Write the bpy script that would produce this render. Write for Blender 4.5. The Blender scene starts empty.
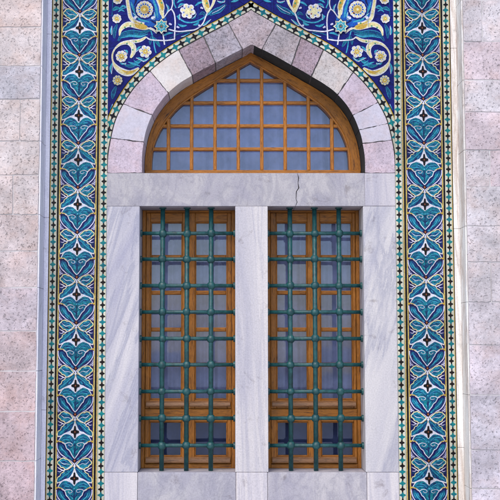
import bpy, bmesh, random
from math import *
from mathutils import Vector, geometry
random.seed(7)
C = bpy.context.scene
COL = C.collection

# ------------------------------------------------------------------ survey
# focal length (in 500-wide picture units), tilt and stand-off of the photograph's
# camera; P() turns a measurement taken on the photo into metres on the plane y = Y
F = 1100.0; TH = atan(95 / 1100); D = 11.0; X0 = 230.0
def P(px, py, Y=0.0):
    u = (px - X0) / F; v = (250 - py) / F
    t = (Y + D) / (cos(TH) - v * sin(TH))
    return (t * u, t * (sin(TH) + v * cos(TH)))
AX = 0.215            # axis of the bay
GROUND = -2.0; TOP = 4.3

# ------------------------------------------------------------------ materials
def new_mat(name):
    m = bpy.data.materials.new(name); m.use_nodes = True
    nt = m.node_tree
    return m, nt, nt.nodes['Principled BSDF']
def N(nt, t, **kw):
    n = nt.nodes.new(t)
    for k, v in kw.items():
        if k.startswith('i_'):
            n.inputs[k[2:].replace('_', ' ')].default_value = v
        else: setattr(n, k, v)
    return n
def ramp(nt, src, stops):
    r = N(nt, 'ShaderNodeValToRGB'); cr = r.color_ramp
    while len(cr.elements) < len(stops): cr.elements.new(0.5)
    for e, (p, c) in zip(cr.elements, stops):
        e.position = p; e.color = (c[0], c[1], c[2], 1) if hasattr(c, '__len__') else (c, c, c, 1)
    nt.links.new(src, r.inputs[0]); return r.outputs[0]
def mix(nt, a, b, fac, mode='MIX'):
    n = N(nt, 'ShaderNodeMix', data_type='RGBA', blend_type=mode)
    for s, v in ((n.inputs[0], fac), (n.inputs[6], a), (n.inputs[7], b)):
        if hasattr(v, 'is_linked'): nt.links.new(v, s)
        elif s.type == 'VALUE': s.default_value = v
        else: s.default_value = (v[0], v[1], v[2], 1)
    return n.outputs[2]
def pos(nt, scale=(1, 1, 1), rot=(0, 0, 0)):
    g = N(nt, 'ShaderNodeNewGeometry')
    mp = N(nt, 'ShaderNodeMapping'); mp.inputs['Scale'].default_value = scale; mp.inputs['Rotation'].default_value = rot
    src = g.outputs['Position']
    if rot != (0, 0, 0):
        m2 = N(nt, 'ShaderNodeMapping'); m2.inputs['Rotation'].default_value = rot; mp.inputs['Rotation'].default_value = (0, 0, 0)
        nt.links.new(src, m2.inputs[0]); src = m2.outputs[0]
    nt.links.new(src, mp.inputs[0]); return mp.outputs[0]
def noise(nt, vec, scale, detail=4, rough=0.6, dist=0.0):
    n = N(nt, 'ShaderNodeTexNoise'); n.inputs['Scale'].default_value = scale
    n.inputs['Detail'].default_value = detail; n.inputs['Roughness'].default_value = rough
    n.inputs['Distortion'].default_value = dist
    nt.links.new(vec, n.inputs['Vector']); return n.outputs['Fac']
def bump(nt, b, h, strength, dist):
    n = N(nt, 'ShaderNodeBump'); n.inputs['Strength'].default_value = strength; n.inputs['Distance'].default_value = dist
    nt.links.new(h, n.inputs['Height']); nt.links.new(n.outputs[0], b.inputs['Normal'])
def tint(nt):
    a = N(nt, 'ShaderNodeAttribute', attribute_name='tint'); return a.outputs['Color']

def stone_mat(name, pit=0.5, spread=0.2, scale=1.0, bs=0.6):
    """pitted limestone; each block carries its own colour in the 'tint' attribute"""
    m, nt, b = new_mat(name); v = pos(nt)
    base = tint(nt)
    big = ramp(nt, noise(nt, v, 3.2 * scale, 5, 0.65, 0.4), [(0.3, 1 - spread), (0.7, 1 + spread * 0.4)])
    c = mix(nt, base, big, 1.0, 'MULTIPLY')
    warm = ramp(nt, noise(nt, v, 5.5 * scale, 3, 0.6), [(0.45, (1, 1, 1)), (0.75, (1.0, 0.90, 0.84))])
    c = mix(nt, c, warm, 1.0, 'MULTIPLY')
    n2 = noise(nt, v, 34 * scale, 5, 0.72, 0.3)
    grain = ramp(nt, n2, [(0.32, 1 - pit * 0.75), (0.46, 1 - pit * 0.25), (0.56, 1.0), (0.75, 1.12)])
    c = mix(nt, c, grain, 1.0, 'MULTIPLY')
    patch = noise(nt, v, 2.4 * scale, 3, 0.6)
    n3 = noise(nt, v, 62 * scale, 2, 0.5)
    sm = N(nt, 'ShaderNodeMath', operation='MULTIPLY'); nt.links.new(patch, sm.inputs[0]); nt.links.new(n3, sm.inputs[1])
    pits = ramp(nt, n3, [(0.28, 0.32), (0.36, 0.85), (0.42, 1.0)])
    pf = ramp(nt, patch, [(0.38, pit * 0.45), (0.62, min(1.0, pit * 1.7))])
    c = mix(nt, c, mix(nt, c, pits, 1.0, 'MULTIPLY'), pf)
    fl = ramp(nt, noise(nt, v, 9 * scale, 6, 0.8, 0.6), [(0.27, (0.45, 0.42, 0.42)), (0.34, (1, 1, 1))])
    c = mix(nt, c, fl, 0.45, 'MULTIPLY')
    c = mix(nt, c, (0.955, 0.915, 0.93), 1.0, 'MULTIPLY')
    nt.links.new(c, b.inputs['Base Color'])
    b.inputs['Roughness'].default_value = 0.85; b.inputs['Specular IOR Level'].default_value = 0.2
    hs = N(nt, 'ShaderNodeMath', operation='ADD'); nt.links.new(n2, hs.inputs[0]); nt.links.new(pits, hs.inputs[1])
    bump(nt, b, hs.outputs[0], bs, 0.006)
    return m
def marble_mat(name, ca, cb, vein, rot, stretch=(9, 3, 1.1), veins=0.55):
    m, nt, b = new_mat(name)
    v = pos(nt, stretch, rot)
    n1 = noise(nt, v, 0.75, 6, 0.62, 0.9)
    c = mix(nt, ca, cb, ramp(nt, n1, [(0.40, 0.0), (0.60, 1.0)]))
    n2 = noise(nt, v, 1.2, 6, 0.62, 0.8)
    r = ramp(nt, n2, [(0.40, 0.0), (0.475, 0.8), (0.495, 1.0), (0.505, 0.35), (0.58, 0.0)])
    mm = N(nt, 'ShaderNodeMath', operation='MULTIPLY'); nt.links.new(r, mm.inputs[0]); mm.inputs[1].default_value = veins
    c = mix(nt, c, vein, mm.outputs[0])
    fine = noise(nt, pos(nt), 70, 4, 0.7)
    c = mix(nt, c, ramp(nt, fine, [(0.3, 0.84), (0.6, 1.05)]), 1.0, 'MULTIPLY')
    st = noise(nt, pos(nt), 4.5, 5, 0.7, 0.5)
    c = mix(nt, c, ramp(nt, st, [(0.30, (0.60, 0.57, 0.56)), (0.40, (1, 1, 1))]), 0.8, 'MULTIPLY')
    c = mix(nt, c, tint(nt), 1.0, 'MULTIPLY')
    nt.links.new(c, b.inputs['Base Color'])
    b.inputs['Roughness'].default_value = 0.55; b.inputs['Specular IOR Level'].default_value = 0.3
    bump(nt, b, fine, 0.25, 0.003)
    return m
def wood_mat(name, stretch, tone=1.0, grey=0.0, attr=None):
    m, nt, b = new_mat(name)
    v = pos(nt, stretch)
    if attr:
        at_ = N(nt, 'ShaderNodeAttribute', attribute_name=attr); mp_ = N(nt, 'ShaderNodeMapping'); mp_.inputs['Scale'].default_value = stretch
        nt.links.new(at_.outputs['Vector'], mp_.inputs[0]); v = mp_.outputs[0]
    n1 = noise(nt, v, 1.0, 5, 0.65, 1.1)
    a = (0.34 * tone, 0.122 * tone, 0.014 * tone); d = (0.085 * tone, 0.024 * tone, 0.005 * tone)
    if grey:
        a = tuple(x * (1 - grey) + grey * g for x, g in zip(a, (0.24, 0.17, 0.13))); d = tuple(x * (1 - grey) + grey * g for x, g in zip(d, (0.10, 0.07, 0.055)))
    c = ramp(nt, n1, [(0.30, d), (0.46, a), (0.57, tuple(x * 1.25 for x in a)), (0.70, tuple(x * 0.5 for x in a))])
    n2 = noise(nt, v, 3.4, 3, 0.6, 0.6)
    c = mix(nt, c, ramp(nt, n2, [(0.32, (0.34, 0.26, 0.22)), (0.46, (1, 1, 1))]), 0.8, 'MULTIPLY')
    c = mix(nt, c, ramp(nt, noise(nt, pos(nt), 3.0, 3, 0.5), [(0.3, 0.75), (0.7, 1.15)]), 1.0, 'MULTIPLY')
    nt.links.new(c, b.inputs['Base Color'])
    b.inputs['Roughness'].default_value = 0.42; b.inputs['Specular IOR Level'].default_value = 0.35
    bump(nt, b, n1, 0.3, 0.003)
    return m
def glaze_mat(name, col, var=0.35, col2=None, rough=0.22):
    m, nt, b = new_mat(name); v = pos(nt)
    n1 = noise(nt, v, 24, 4, 0.7, 0.5)
    if col2: c = mix(nt, col, col2, ramp(nt, n1, [(0.38, 0.0), (0.62, 1.0)]))
    else: c = mix(nt, col, col, 0.0)
    n2 = noise(nt, v, 75, 3, 0.7)
    c = mix(nt, c, ramp(nt, n2, [(0.3, 1 - var), (0.7, 1 + var * 0.5)]), 1.0, 'MULTIPLY')
    n3 = noise(nt, v, 2.2, 2, 0.5)
    c = mix(nt, c, ramp(nt, n3, [(0.3, 0.72), (0.7, 1.2)]), 1.0, 'MULTIPLY')
    nt.links.new(c, b.inputs['Base Color'])
    b.inputs['Roughness'].default_value = rough; b.inputs['Specular IOR Level'].default_value = 0.14
    bump(nt, b, n2, 0.12, 0.002)
    return m

M = {}
M['stone'] = stone_mat('pitted_limestone', 0.32, 0.40, 0.9, 1.5)
M['vous_mid'] = stone_mat('pink_voussoir_stone', 0.5, 0.22, 1.1, 0.6)
M['vous'] = stone_mat('speckled_andesite', 0.8, 0.32, 0.95, 1.2)
M['vous_smooth'] = stone_mat('smooth_voussoir_stone', 0.22, 0.12, 1.1, 0.35)
M['marble'] = marble_mat('grey_white_marble', (0.385, 0.364, 0.428), (0.575, 0.532, 0.531), (0.285, 0.281, 0.352), (0, -0.30, 0), (3.4, 2, 0.38), 0.7)
M['marble_flip'] = marble_mat('grey_white_marble_wide_veins', (0.395, 0.374, 0.428), (0.575, 0.532, 0.526), (0.300, 0.291, 0.357), (0, -0.24, 0), (2.9, 2, 0.36), 0.7)
M['marble_plain'] = marble_mat('pale_straight_grained_marble', (0.445, 0.414, 0.453), (0.594, 0.542, 0.535), (0.350, 0.330, 0.390), (0, 0.05, 0), (6, 2, 0.36), 0.5)
M['lintel'] = marble_mat('weathered_lintel_marble', (0.400, 0.374, 0.423), (0.520, 0.483, 0.493), (0.290, 0.276, 0.324), (0, -0.10, 0), (4.2, 3, 2.2), 0.5)
M['cool_slab'] = marble_mat('blue_grey_marble', (0.675, 0.689, 0.864), (0.810, 0.824, 0.972), (0.540, 0.553, 0.716), (0, 0.05, 0), (12, 3, 0.9), 0.4)
M['warm_slab'] = marble_mat('warm_white_marble', (0.74, 0.69, 0.64), (0.86, 0.83, 0.81), (0.42, 0.29, 0.22), (0, 0.04, 0), (12, 3, 0.7), 0.6)
M['wood_v'] = wood_mat('varnished_pine_upright', (75, 60, 6.5))
M['wood_h'] = wood_mat('varnished_pine_level', (6.5, 60, 75))
M['wood_arch'] = wood_mat('varnished_pine_curved', (7, 55, 50), 1.0, 0.0, 'grain')
M['bar_v'] = wood_mat('honey_pine_bar_upright', (70, 60, 7), 1.15)
M['bar_h'] = wood_mat('honey_pine_bar_level', (7, 60, 70), 1.1)
M['wood_drip'] = wood_mat('faded_pine_drip_mould', (7, 60, 80), 0.75, 0.35)
M['mortar'] = new_mat('mortar')[0]; _b = M['mortar'].node_tree.nodes['Principled BSDF']; _b.inputs['Base Color'].default_value = (0.10, 0.09, 0.09, 1); _b.inputs['Roughness'].default_value = 0.95
M['pale_mortar'] = new_mat('pale_mortar')[0]; _b = M['pale_mortar'].node_tree.nodes['Principled BSDF']; _b.inputs['Base Color'].default_value = (0.55, 0.51, 0.51, 1); _b.inputs['Roughness'].default_value = 0.95
M['soffit_shade'] = new_mat('painted_soffit_shade')[0]  # shade of the arch's right soffit, painted as a near-black base colour
_m, _nt, _b = M['soffit_shade'], M['soffit_shade'].node_tree, M['soffit_shade'].node_tree.nodes['Principled BSDF']
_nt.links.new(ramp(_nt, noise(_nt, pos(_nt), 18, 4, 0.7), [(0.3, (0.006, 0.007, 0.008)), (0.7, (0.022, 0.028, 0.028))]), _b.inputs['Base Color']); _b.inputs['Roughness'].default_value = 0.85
m, nt, b = new_mat('green_painted_iron'); v = pos(nt)
c = ramp(nt, noise(nt, v, 20, 6, 0.75), [(0.3, (0.003, 0.020, 0.024)), (0.48, (0.006, 0.056, 0.060)), (0.62, (0.012, 0.088, 0.088)), (0.78, (0.05, 0.13, 0.12))])
c = mix(nt, c, (0.055, 0.030, 0.016), ramp(nt, noise(nt, v, 17, 6, 0.8, 0.4), [(0.63, 0.0), (0.70, 0.75)]))
nt.links.new(c, b.inputs['Base Color']); nt.links.new(ramp(nt, noise(nt, v, 30, 4, 0.7), [(0.3, 0.28), (0.7, 0.55)]), b.inputs['Roughness']); b.inputs['Specular IOR Level'].default_value = 0.5
bump(nt, b, noise(nt, v, 38, 5, 0.7), 0.7, 0.005); M['iron'] = m
# glass: a reflecting sheet one can see through
m, nt, b = new_mat('window_glass'); nt.nodes.remove(b)
tr = N(nt, 'ShaderNodeBsdfTransparent'); tr.inputs[0].default_value = (0.87, 0.91, 1.0, 1)
gl = N(nt, 'ShaderNodeBsdfGlossy'); gl.inputs['Roughness'].default_value = 0.03; gl.inputs['Color'].default_value = (0.80, 0.88, 1, 1)
gb = N(nt, 'ShaderNodeBump'); gb.inputs['Strength'].default_value = 0.05; gb.inputs['Distance'].default_value = 0.004
nt.links.new(noise(nt, pos(nt), 9, 2, 0.5), gb.inputs['Height']); nt.links.new(gb.outputs[0], gl.inputs['Normal'])
fr = N(nt, 'ShaderNodeFresnel'); fr.inputs['IOR'].default_value = 1.5
ms = N(nt, 'ShaderNodeMixShader')
nt.links.new(fr.outputs[0], ms.inputs[0]); nt.links.new(tr.outputs[0], ms.inputs[1]); nt.links.new(gl.outputs[0], ms.inputs[2])
nt.links.new(ms.outputs[0], nt.nodes['Material Output'].inputs[0]); M['glass'] = m
def plain(name, col, rough=0.8, var=0.2, sc=6):
    m, nt, b = new_mat(name)
    k = noise(nt, pos(nt), sc, 5, 0.65)
    nt.links.new(ramp(nt, k, [(0.3, tuple(x * (1 - var) for x in col)), (0.7, tuple(min(1, x * (1 + var)) for x in col))]), b.inputs['Base Color'])
    b.inputs['Roughness'].default_value = rough; return m
M['curtain'] = plain('blue_grey_curtain', (0.50, 0.47, 0.56), 0.9, 0.2)
M['backing'] = plain('navy_room_gloom', (0.075, 0.08, 0.15), 0.8, 0.25)  # colour of the added sheets that stand in for the room's darkness
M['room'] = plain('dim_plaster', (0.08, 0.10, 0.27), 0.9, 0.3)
M['paving'] = plain('grey_paving', (0.52, 0.50, 0.50), 0.85, 0.15, 3)
# glazes
M['navy'] = glaze_mat('navy_glaze', (0.006, 0.008, 0.095), 0.4, (0.012, 0.008, 0.07))
M['cobalt'] = glaze_mat('cobalt_glaze', (0.004, 0.005, 0.095), 0.4, (0.008, 0.009, 0.17))
M['medal'] = glaze_mat('mid_blue_glaze', (0.012, 0.05, 0.34), 0.35, (0.012, 0.12, 0.42))
M['teal'] = glaze_mat('teal_glaze', (0.008, 0.185, 0.23), 0.6, (0.004, 0.065, 0.18))
M['tealblue'] = glaze_mat('teal_blue_glaze', (0.006, 0.115, 0.215), 0.6, (0.004, 0.030, 0.14))
M['light'] = glaze_mat('light_blue_glaze', (0.022, 0.24, 0.38), 0.45, (0.06, 0.36, 0.46))
M['white'] = glaze_mat('white_glaze', (0.64, 0.62, 0.68), 0.35, (0.54, 0.53, 0.62))
M['lilac'] = glaze_mat('lilac_white_glaze', (0.44, 0.42, 0.60), 0.3, (0.52, 0.51, 0.64))
M['cream'] = glaze_mat('cream_glaze', (0.50, 0.47, 0.34), 0.3, (0.56, 0.54, 0.46))
M['straw'] = glaze_mat('straw_glaze', (0.62, 0.53, 0.22), 0.35, (0.68, 0.62, 0.38))
M['yellow'] = glaze_mat('yellow_glaze', (0.46, 0.28, 0.035), 0.35, (0.54, 0.37, 0.08))
M['black'] = glaze_mat('black_glaze', (0.004, 0.004, 0.006), 0.3, (0.012, 0.008, 0.009))
M['turq'] = glaze_mat('turquoise_glaze', (0.008, 0.21, 0.20), 0.5, (0.008, 0.12, 0.17))
M['red'] = glaze_mat('red_brown_glaze', (0.28, 0.075, 0.03), 0.3)
M['green'] = glaze_mat('green_glaze', (0.05, 0.24, 0.12), 0.3)

# ------------------------------------------------------------------ object helpers
def link(name, me, parent=None):
    o = bpy.data.objects.new(name, me); COL.objects.link(o)
    if parent: o.parent = parent
    return o
def thing(name, label, cat, loc, group=None):
    o = link(name, None); o.location = loc; o.empty_display_size = 0.2
    o['label'] = label; o['category'] = cat
    if group: o['group'] = group
    return o
def finish(name, bm, mats, parent=None, tintcol=None, smooth=False, label=None):
    """bm is in world metres; the object sits at its parent's base"""
    me = bpy.data.meshes.new(name)
    if parent:
        off = parent.location if not parent.parent else parent.location + parent.parent.location
        bmesh.ops.translate(bm, verts=bm.verts, vec=-off)
    bm.to_mesh(me); bm.free()
    for k in mats: me.materials.append(M[k])
    if smooth:
        for p in me.polygons: p.use_smooth = True
    if tintcol is not None and 'tint' not in me.attributes:
        a = me.color_attributes.new('tint', 'FLOAT_COLOR', 'POINT')
        for d in a.data: d.color = (*tintcol, 1)
    o = link(name, me, parent)
    if label: o['label'] = label
    return o
def box(bm, x0, x1, y0, y1, z0, z1, mi=0, bev=0.0, seg=1, jit=0.0):
    vs = [bm.verts.new((x, y, z)) for x in (x0, x1) for y in (y0, y1) for z in (z0, z1)]
    fs = [bm.faces.new([vs[i] for i in f]) for f in ((0, 1, 3, 2), (4, 6, 7, 5), (0, 4, 5, 1), (2, 3, 7, 6), (0, 2, 6, 4), (1, 5, 7, 3))]
    for f in fs: f.material_index = mi
    if bev:
        r = bmesh.ops.bevel(bm, geom=list({e for f in fs for e in f.edges}), offset=bev, segments=seg, profile=0.6, affect='EDGES')
        return r
def prism(bm, pts, y0, y1, mi=0, bev=0.0):
    """pts: list of (x,z); front face at y0, back at y1"""
    a = sum(p[0] * q[1] - q[0] * p[1] for p, q in zip(pts, pts[1:] + pts[:1]))
    if a < 0: pts = pts[::-1]
    f = [bm.verts.new((x, y0, z)) for x, z in pts]; k = [bm.verts.new((x, y1, z)) for x, z in pts]
    ff = bm.faces.new(f); faces = [ff]
    bm.faces.new(k[::-1]).material_index = mi
    n = len(pts)
    for i in range(n):
        q = bm.faces.new((f[i], k[i], k[(i + 1) % n], f[(i + 1) % n])); q.material_index = mi
    ff.material_index = mi
    if bev: bmesh.ops.bevel(bm, geom=list(ff.edges), offset=bev, segments=2, profile=0.6, affect='EDGES')
def cr(pts, n=8, closed=False):
    """Catmull-Rom through 2-D points"""
    P_ = [Vector(p) for p in pts]; out = []; L = len(P_)
    rng = range(L) if closed else range(L - 1)
    for i in rng:
        p1, p2 = P_[i], P_[(i + 1) % L]
        p0 = P_[i - 1] if (closed or i > 0) else p1 * 2 - p2
        p3 = P_[(i + 2) % L] if (closed or i + 2 < L) else p2 * 2 - p1
        for k in range(n):
            t = k / n
            out.append(0.5 * ((2 * p1) + (p2 - p0) * t + (2 * p0 - 5 * p1 + 4 * p2 - p3) * t * t + (3 * p1 - p0 - 3 * p2 + p3) * t ** 3))
    if not closed: out.append(P_[-1].copy())
    return [tuple(p) for p in out]

class Art:
    """glazed drawing laid in thin relief on a tile face; every stroke a hair proud of the one below"""
    def __init__(s, mats, y=0.0):
        s.bm = bmesh.new(); s.mats = mats; s.y = y; s.k = 0; s.clip = None
        s.T = lambda p: p
    def mi(s, m): return s.mats.index(m)
    def lay(s): s.k += 1; return s.y - 0.0004 - s.k * 0.00005
    def w(s, p):
        q = s.T(p)
        return s.clip(q) if s.clip else q
    def poly(s, pts, m):
        y = s.lay(); q = [s.w(p) for p in pts]
        tris = geometry.tessellate_polygon([[Vector((x, z, 0)) for x, z in q]])
        vs = [s.bm.verts.new((x, y, z)) for x, z in q]
        for t in tris:
            a, b_, c_ = (q[i] for i in t)
            ar = (b_[0] - a[0]) * (c_[1] - a[1]) - (b_[1] - a[1]) * (c_[0] - a[0])
            if abs(ar) < 1e-10: continue
            if ar < 0: t = (t[0], t[2], t[1])
            try: s.bm.faces.new([vs[i] for i in t]).material_index = s.mi(m)
            except ValueError: pass
    def stroke(s, pts, wd, m, taper=None, closed=False):
        y = s.lay(); q = [Vector(s.T(p)) for p in pts]; n = len(q); L = []; R = []
        for i in range(n):
            a = q[i - 1] if (i or closed) else q[i]; b_ = q[(i + 1) % n] if (i < n - 1 or closed) else q[i]
            d = b_ - a
            if d.length < 1e-9: d = Vector((1, 0))
            d.normalize(); nn = Vector((-d.y, d.x)); t = i / max(1, n - 1)
            h = wd / 2
            if taper == 'both': h *= 0.25 + 0.75 * sin(pi * t)
            elif taper == 'out': h *= 1 - 0.8 * t
            elif taper == 'in': h *= 0.2 + 0.8 * t
            elif callable(taper): h *= taper(t)
            l, r = q[i] + nn * h, q[i] - nn * h
            if s.clip: l, r = s.clip(tuple(l)), s.clip(tuple(r))
            L.append(s.bm.verts.new((l[0], y, l[1]))); R.append(s.bm.verts.new((r[0], y, r[1])))
        for i in range(n if closed else n - 1):
            j = (i + 1) % n
            try: s.bm.faces.new((L[i], R[i], R[j], L[j])).material_index = s.mi(m)
            except ValueError: pass
    def leaf(s, pts, wd, m, edge=None, ew=0.0):
        if edge: s.stroke(pts, wd + ew * 2, edge, 'both')
        s.stroke(pts, wd, m, 'both')
    def disc(s, c, r, m, n=14, ry=None):
        s.poly([(c[0] + r * cos(2 * pi * i / n), c[1] + (ry or r) * sin(2 * pi * i / n)) for i in range(n)], m)
    def star(s, c, rx, ry, m, ang=0.0, cave=0.30, fat=0.0):
        pts = []
        for q in range(4):
            for da, r in ((-11, 0.96), (0, 1.0), (11, 0.96), (24, cave + 0.16), (45, cave), (66, cave + 0.16)):
                a = q * pi / 2 + radians(da); x, z = rx * r * cos(a), ry * r * sin(a)
                pts.append((c[0] + x * cos(ang) - z * sin(ang), c[1] + x * sin(ang) + z * cos(ang)))
        s.poly(pts, m)
    def flower(s, c, r, n, petal, heart, mid=None, rot=0.0):
        for i in range(n):
            a = rot + 2 * pi * i / n
            s.disc((c[0] + r * 0.70 * cos(a), c[1] + r * 0.70 * sin(a)), r * 0.34 if n > 7 else r * 0.46, petal, 9)
        s.disc(c, r * 0.66, petal, 16)
        if mid: s.disc(c, r * 0.62, mid, 14)
        pts = []
        for i in range(2 * n):
            a = rot + pi * i / n; rr = r * (0.60 if i % 2 == 0 else 0.34)
            pts.append((c[0] + rr * cos(a), c[1] + rr * sin(a)))
        s.poly(pts, heart)
    def done(s, name, parent, label=None):
        return finish(name, s.bm, s.mats, parent, label=label)
GL = ['navy', 'cobalt', 'medal', 'teal', 'tealblue', 'light', 'white', 'lilac', 'cream', 'straw', 'yellow', 'black', 'turq', 'red', 'green']

# ------------------------------------------------------------------ ground
bm = bmesh.new(); box(bm, -150, 150, -250, 60, GROUND - 0.3, GROUND)
g = finish('ground', bm, ['paving']); g['kind'] = 'structure'

# ------------------------------------------------------------------ tile bands
PER = 0.4536; K = PER / 350.0      # one repeat of the arabesque
ZC = 3.213                         # one black diamond's height
def arabesque(A, cx, zc):
    A.k = 10
    A.k0 = A.k
    ph = [random.uniform(0, 6.28) for _ in range(4)]
    def wob(p): return (p[0] + (1.6 * sin(p[1] * 0.045 + ph[0]) + 1.1 * sin(p[1] * 0.11 + ph[1])) * min(1, abs(p[0]) / 40) * (1 - min(1, abs(p[0]) / 150)) * 2, p[1] + 1.8 * sin(p[0] * 0.05 + ph[2]) + 1.0 * sin(p[0] * 0.13 + ph[3]))
    for sx in (1, -1):
        A.T = lambda p, sx=sx: (cx + sx * wob((p[0], p[1]))[0] * K, zc - wob((sx * p[0], p[1]))[1] * K)
        # purple-navy pockets behind the half palmettes
        A.poly(cr([(134, 138), (134, 186), (120, 186), (106, 181), (117, 167), (127, 152)], 5, True), 'lilac')
        A.leaf(cr([(133, 150), (122, 168), (108, 180)], 5), 5 * K, 'navy')
        A.leaf(cr([(134, 172), (124, 182), (112, 186)], 4), 4 * K, 'navy')
        # leafy arm running from the crossing out to the edge
        arm = cr([(4, -104), (28, -94), (52, -82), (74, -74), (84, -56), (102, -47), (110, -28), (128, -16), (134, 8), (130, 20), (110, 24), (92, 20), (60, 2), (37, -14), (21, -34), (9, -60), (2, -84)], 5, True)
        A.poly(arm, 'tealblue'); A.stroke(arm, 6 * K, 'straw', closed=True)
        A.leaf(cr([(20, -84), (48, -58), (76, -32), (104, -4), (122, 8)], 5), 24 * K, 'teal')
        A.leaf(cr([(26, -62), (52, -28), (88, 4)], 5), 6 * K, 'navy'); A.leaf(cr([(44, -74), (68, -56), (88, -36)], 5), 5 * K, 'light'); A.leaf(cr([(78, -24), (98, -10), (118, 2)], 5), 5 * K, 'light')
        for a_, b_, c_ in (((30, -88), (40, -78), (52, -72)), ((58, -68), (66, -58), (80, -52)), ((96, -38), (102, -26), (114, -20)), ((58, -20), (70, -6), (84, 2)), ((36, -46), (46, -30), (54, -22))):
            A.leaf(cr([a_, b_, c_], 4), 6 * K, random.choice(['light', 'turq', 'navy', 'navy']))
        A.stroke(cr([(8, -88), (34, -66), (54, -46), (80, -26), (104, -6), (122, 14)], 6), 4.5 * K, 'light', 'both')
        # white star-diamond ground
        A.poly([(0, -80)] + cr([(0, -78), (9, -54), (20, -32), (37, -13), (62, -2), (104, 20)], 5) + cr([(104, 22), (88, 14), (60, 4), (34, 12), (13, 29), (0, 46)], 5), 'white')
        A.stroke(cr([(0, -80), (9, -55), (20, -33), (37, -14), (62, -3), (98, 14), (134, 26)], 6), 7 * K, 'white')
        # heart lobe
        heart = cr([(0, 44), (13, 30), (34, 13), (60, 5), (92, 14), (113, 35), (122, 58), (100, 64), (82, 76), (68, 96), (58, 116), (44, 128), (30, 152), (12, 176), (0, 190)], 5)
        A.poly(heart, 'teal')
        A.leaf(cr([(20, 58), (48, 38), (82, 38), (106, 52)], 5), 12 * K, 'tealblue')
        A.leaf(cr([(12, 118), (34, 116), (52, 104)], 5), 14 * K, 'tealblue')
        A.leaf(cr([(36, 50), (62, 48), (92, 52)], 5), 5 * K, 'light')
        A.leaf(cr([(4, 150), (14, 134), (28, 122)], 5), 6 * K, 'light')
        for a_, b_, c_ in (((28, 34), (40, 28), (54, 28)), ((66, 26), (84, 30), (98, 40)), ((70, 46), (86, 52), (100, 54)), ((8, 60), (20, 66), (36, 62)), ((18, 104), (30, 106), (44, 100)), ((6, 132), (14, 124), (24, 112)), ((8, 170), (14, 160), (22, 146)), ((48, 60), (64, 60), (76, 62))):
            A.leaf(cr([a_, b_, c_], 4), 6.5 * K, random.choice(['light', 'turq', 'navy', 'navy']))
        A.stroke(heart, 6 * K, 'white')
        A.leaf(cr([(134, 62), (118, 58), (98, 66), (82, 78)], 5), 7 * K, 'yellow')
        A.stroke(cr([(108, 50), (94, 36), (70, 30), (44, 36), (26, 50), (12, 66)], 6), 4.5 * K, 'light', 'both')
        A.stroke(cr([(30, 104), (22, 128), (8, 158)], 5), 6 * K, 'turq', 'both')
        A.stroke(cr([(4, 100), (4, 130), (2, 170)], 5), 5 * K, 'navy', 'both')
        # eye
        A.stroke(cr([(76, 84), (58, 74), (36, 73), (18, 82), (20, 94), (36, 97), (48, 90), (40, 85)], 6), 6 * K, 'white', 'out')
        A.stroke(cr([(76, 84), (88, 78), (98, 68)], 4), 4 * K, 'white')
        # lower petal
        pet = cr([(114, 76), (126, 88), (126, 110), (112, 134), (97, 152), (74, 172), (46, 192), (22, 205), (12, 198), (24, 180), (46, 160), (56, 138), (70, 120), (80, 100), (96, 84)], 5, True)
        A.poly(pet, 'tealblue'); A.stroke(pet, 4 * K, 'navy', closed=True)
        A.leaf(cr([(108, 92), (96, 122), (72, 152), (40, 182)], 6), 17 * K, 'teal')
        A.leaf(cr([(104, 100), (88, 128), (66, 152)], 5), 6 * K, 'light')
        for a_, b_, c_ in (((118, 96), (114, 116), (102, 134)), ((92, 100), (84, 116), (74, 130)), ((64, 146), (54, 162), (40, 176)), ((88, 150), (72, 166), (54, 180)), ((36, 186), (28, 194), (18, 198))):
            A.leaf(cr([a_, b_, c_], 4), 6.5 * K, random.choice(['light', 'turq', 'navy']))
        A.stroke(cr([(112, 88), (100, 116), (78, 142), (52, 168), (26, 192)], 6), 4.5 * K, 'light', 'both')
        A.stroke(cr([(136, 74), (133, 108), (117, 142), (93, 168), (58, 193), (20, 216), (0, 234)], 6), 8 * K, 'lilac')
        # drooping half-palmette leaf
        blob = cr([(14, 238), (32, 216), (56, 198), (72, 196), (84, 188), (108, 192), (116, 202), (129, 214), (126, 230), (112, 240), (104, 254), (84, 262), (74, 272), (54, 272), (34, 260)], 5, True)
        A.stroke(blob, 13 * K, 'navy', closed=True); A.poly(blob, 'teal')
        A.leaf(cr([(34, 244), (62, 222), (92, 214), (114, 222)], 5), 14 * K, 'tealblue')
        A.leaf(cr([(50, 220), (78, 206), (104, 210)], 5), 5 * K, 'light')
        A.stroke(blob, 7 * K, 'straw', closed=True)
        for a_, b_, c_ in (((26, 236), (40, 226), (54, 220)), ((60, 206), (74, 202), (86, 198)), ((96, 204), (108, 208), (118, 218)), ((60, 244), (78, 244), (94, 236)), ((48, 258), (62, 262), (78, 258))):
            A.leaf(cr([a_, b_, c_], 4), 6.5 * K, random.choice(['light', 'turq', 'navy']))
        A.stroke(cr([(26, 244), (52, 232), (78, 234), (96, 224), (112, 208)], 6), 4.5 * K, 'white', 'both')
        A.stroke(cr([(52, 262), (76, 256), (94, 246), (112, 236)], 6), 5 * K, 'light', 'both')
        A.leaf(cr([(58, 268), (84, 282), (108, 268), (132, 254)], 5), 8 * K, 'white')
        A.leaf(cr([(92, 274), (108, 288), (130, 284)], 5), 6 * K, 'lilac')
        A.leaf(cr([(100, 296), (116, 300), (132, 298)], 4), 5 * K, 'tealblue')
        A.stroke(cr([(0, 220), (18, 238), (40, 258), (58, 270)], 5), 6 * K, 'white')
        A.disc((133, 60), 8 * K / K, 'yellow', 8)
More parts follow.
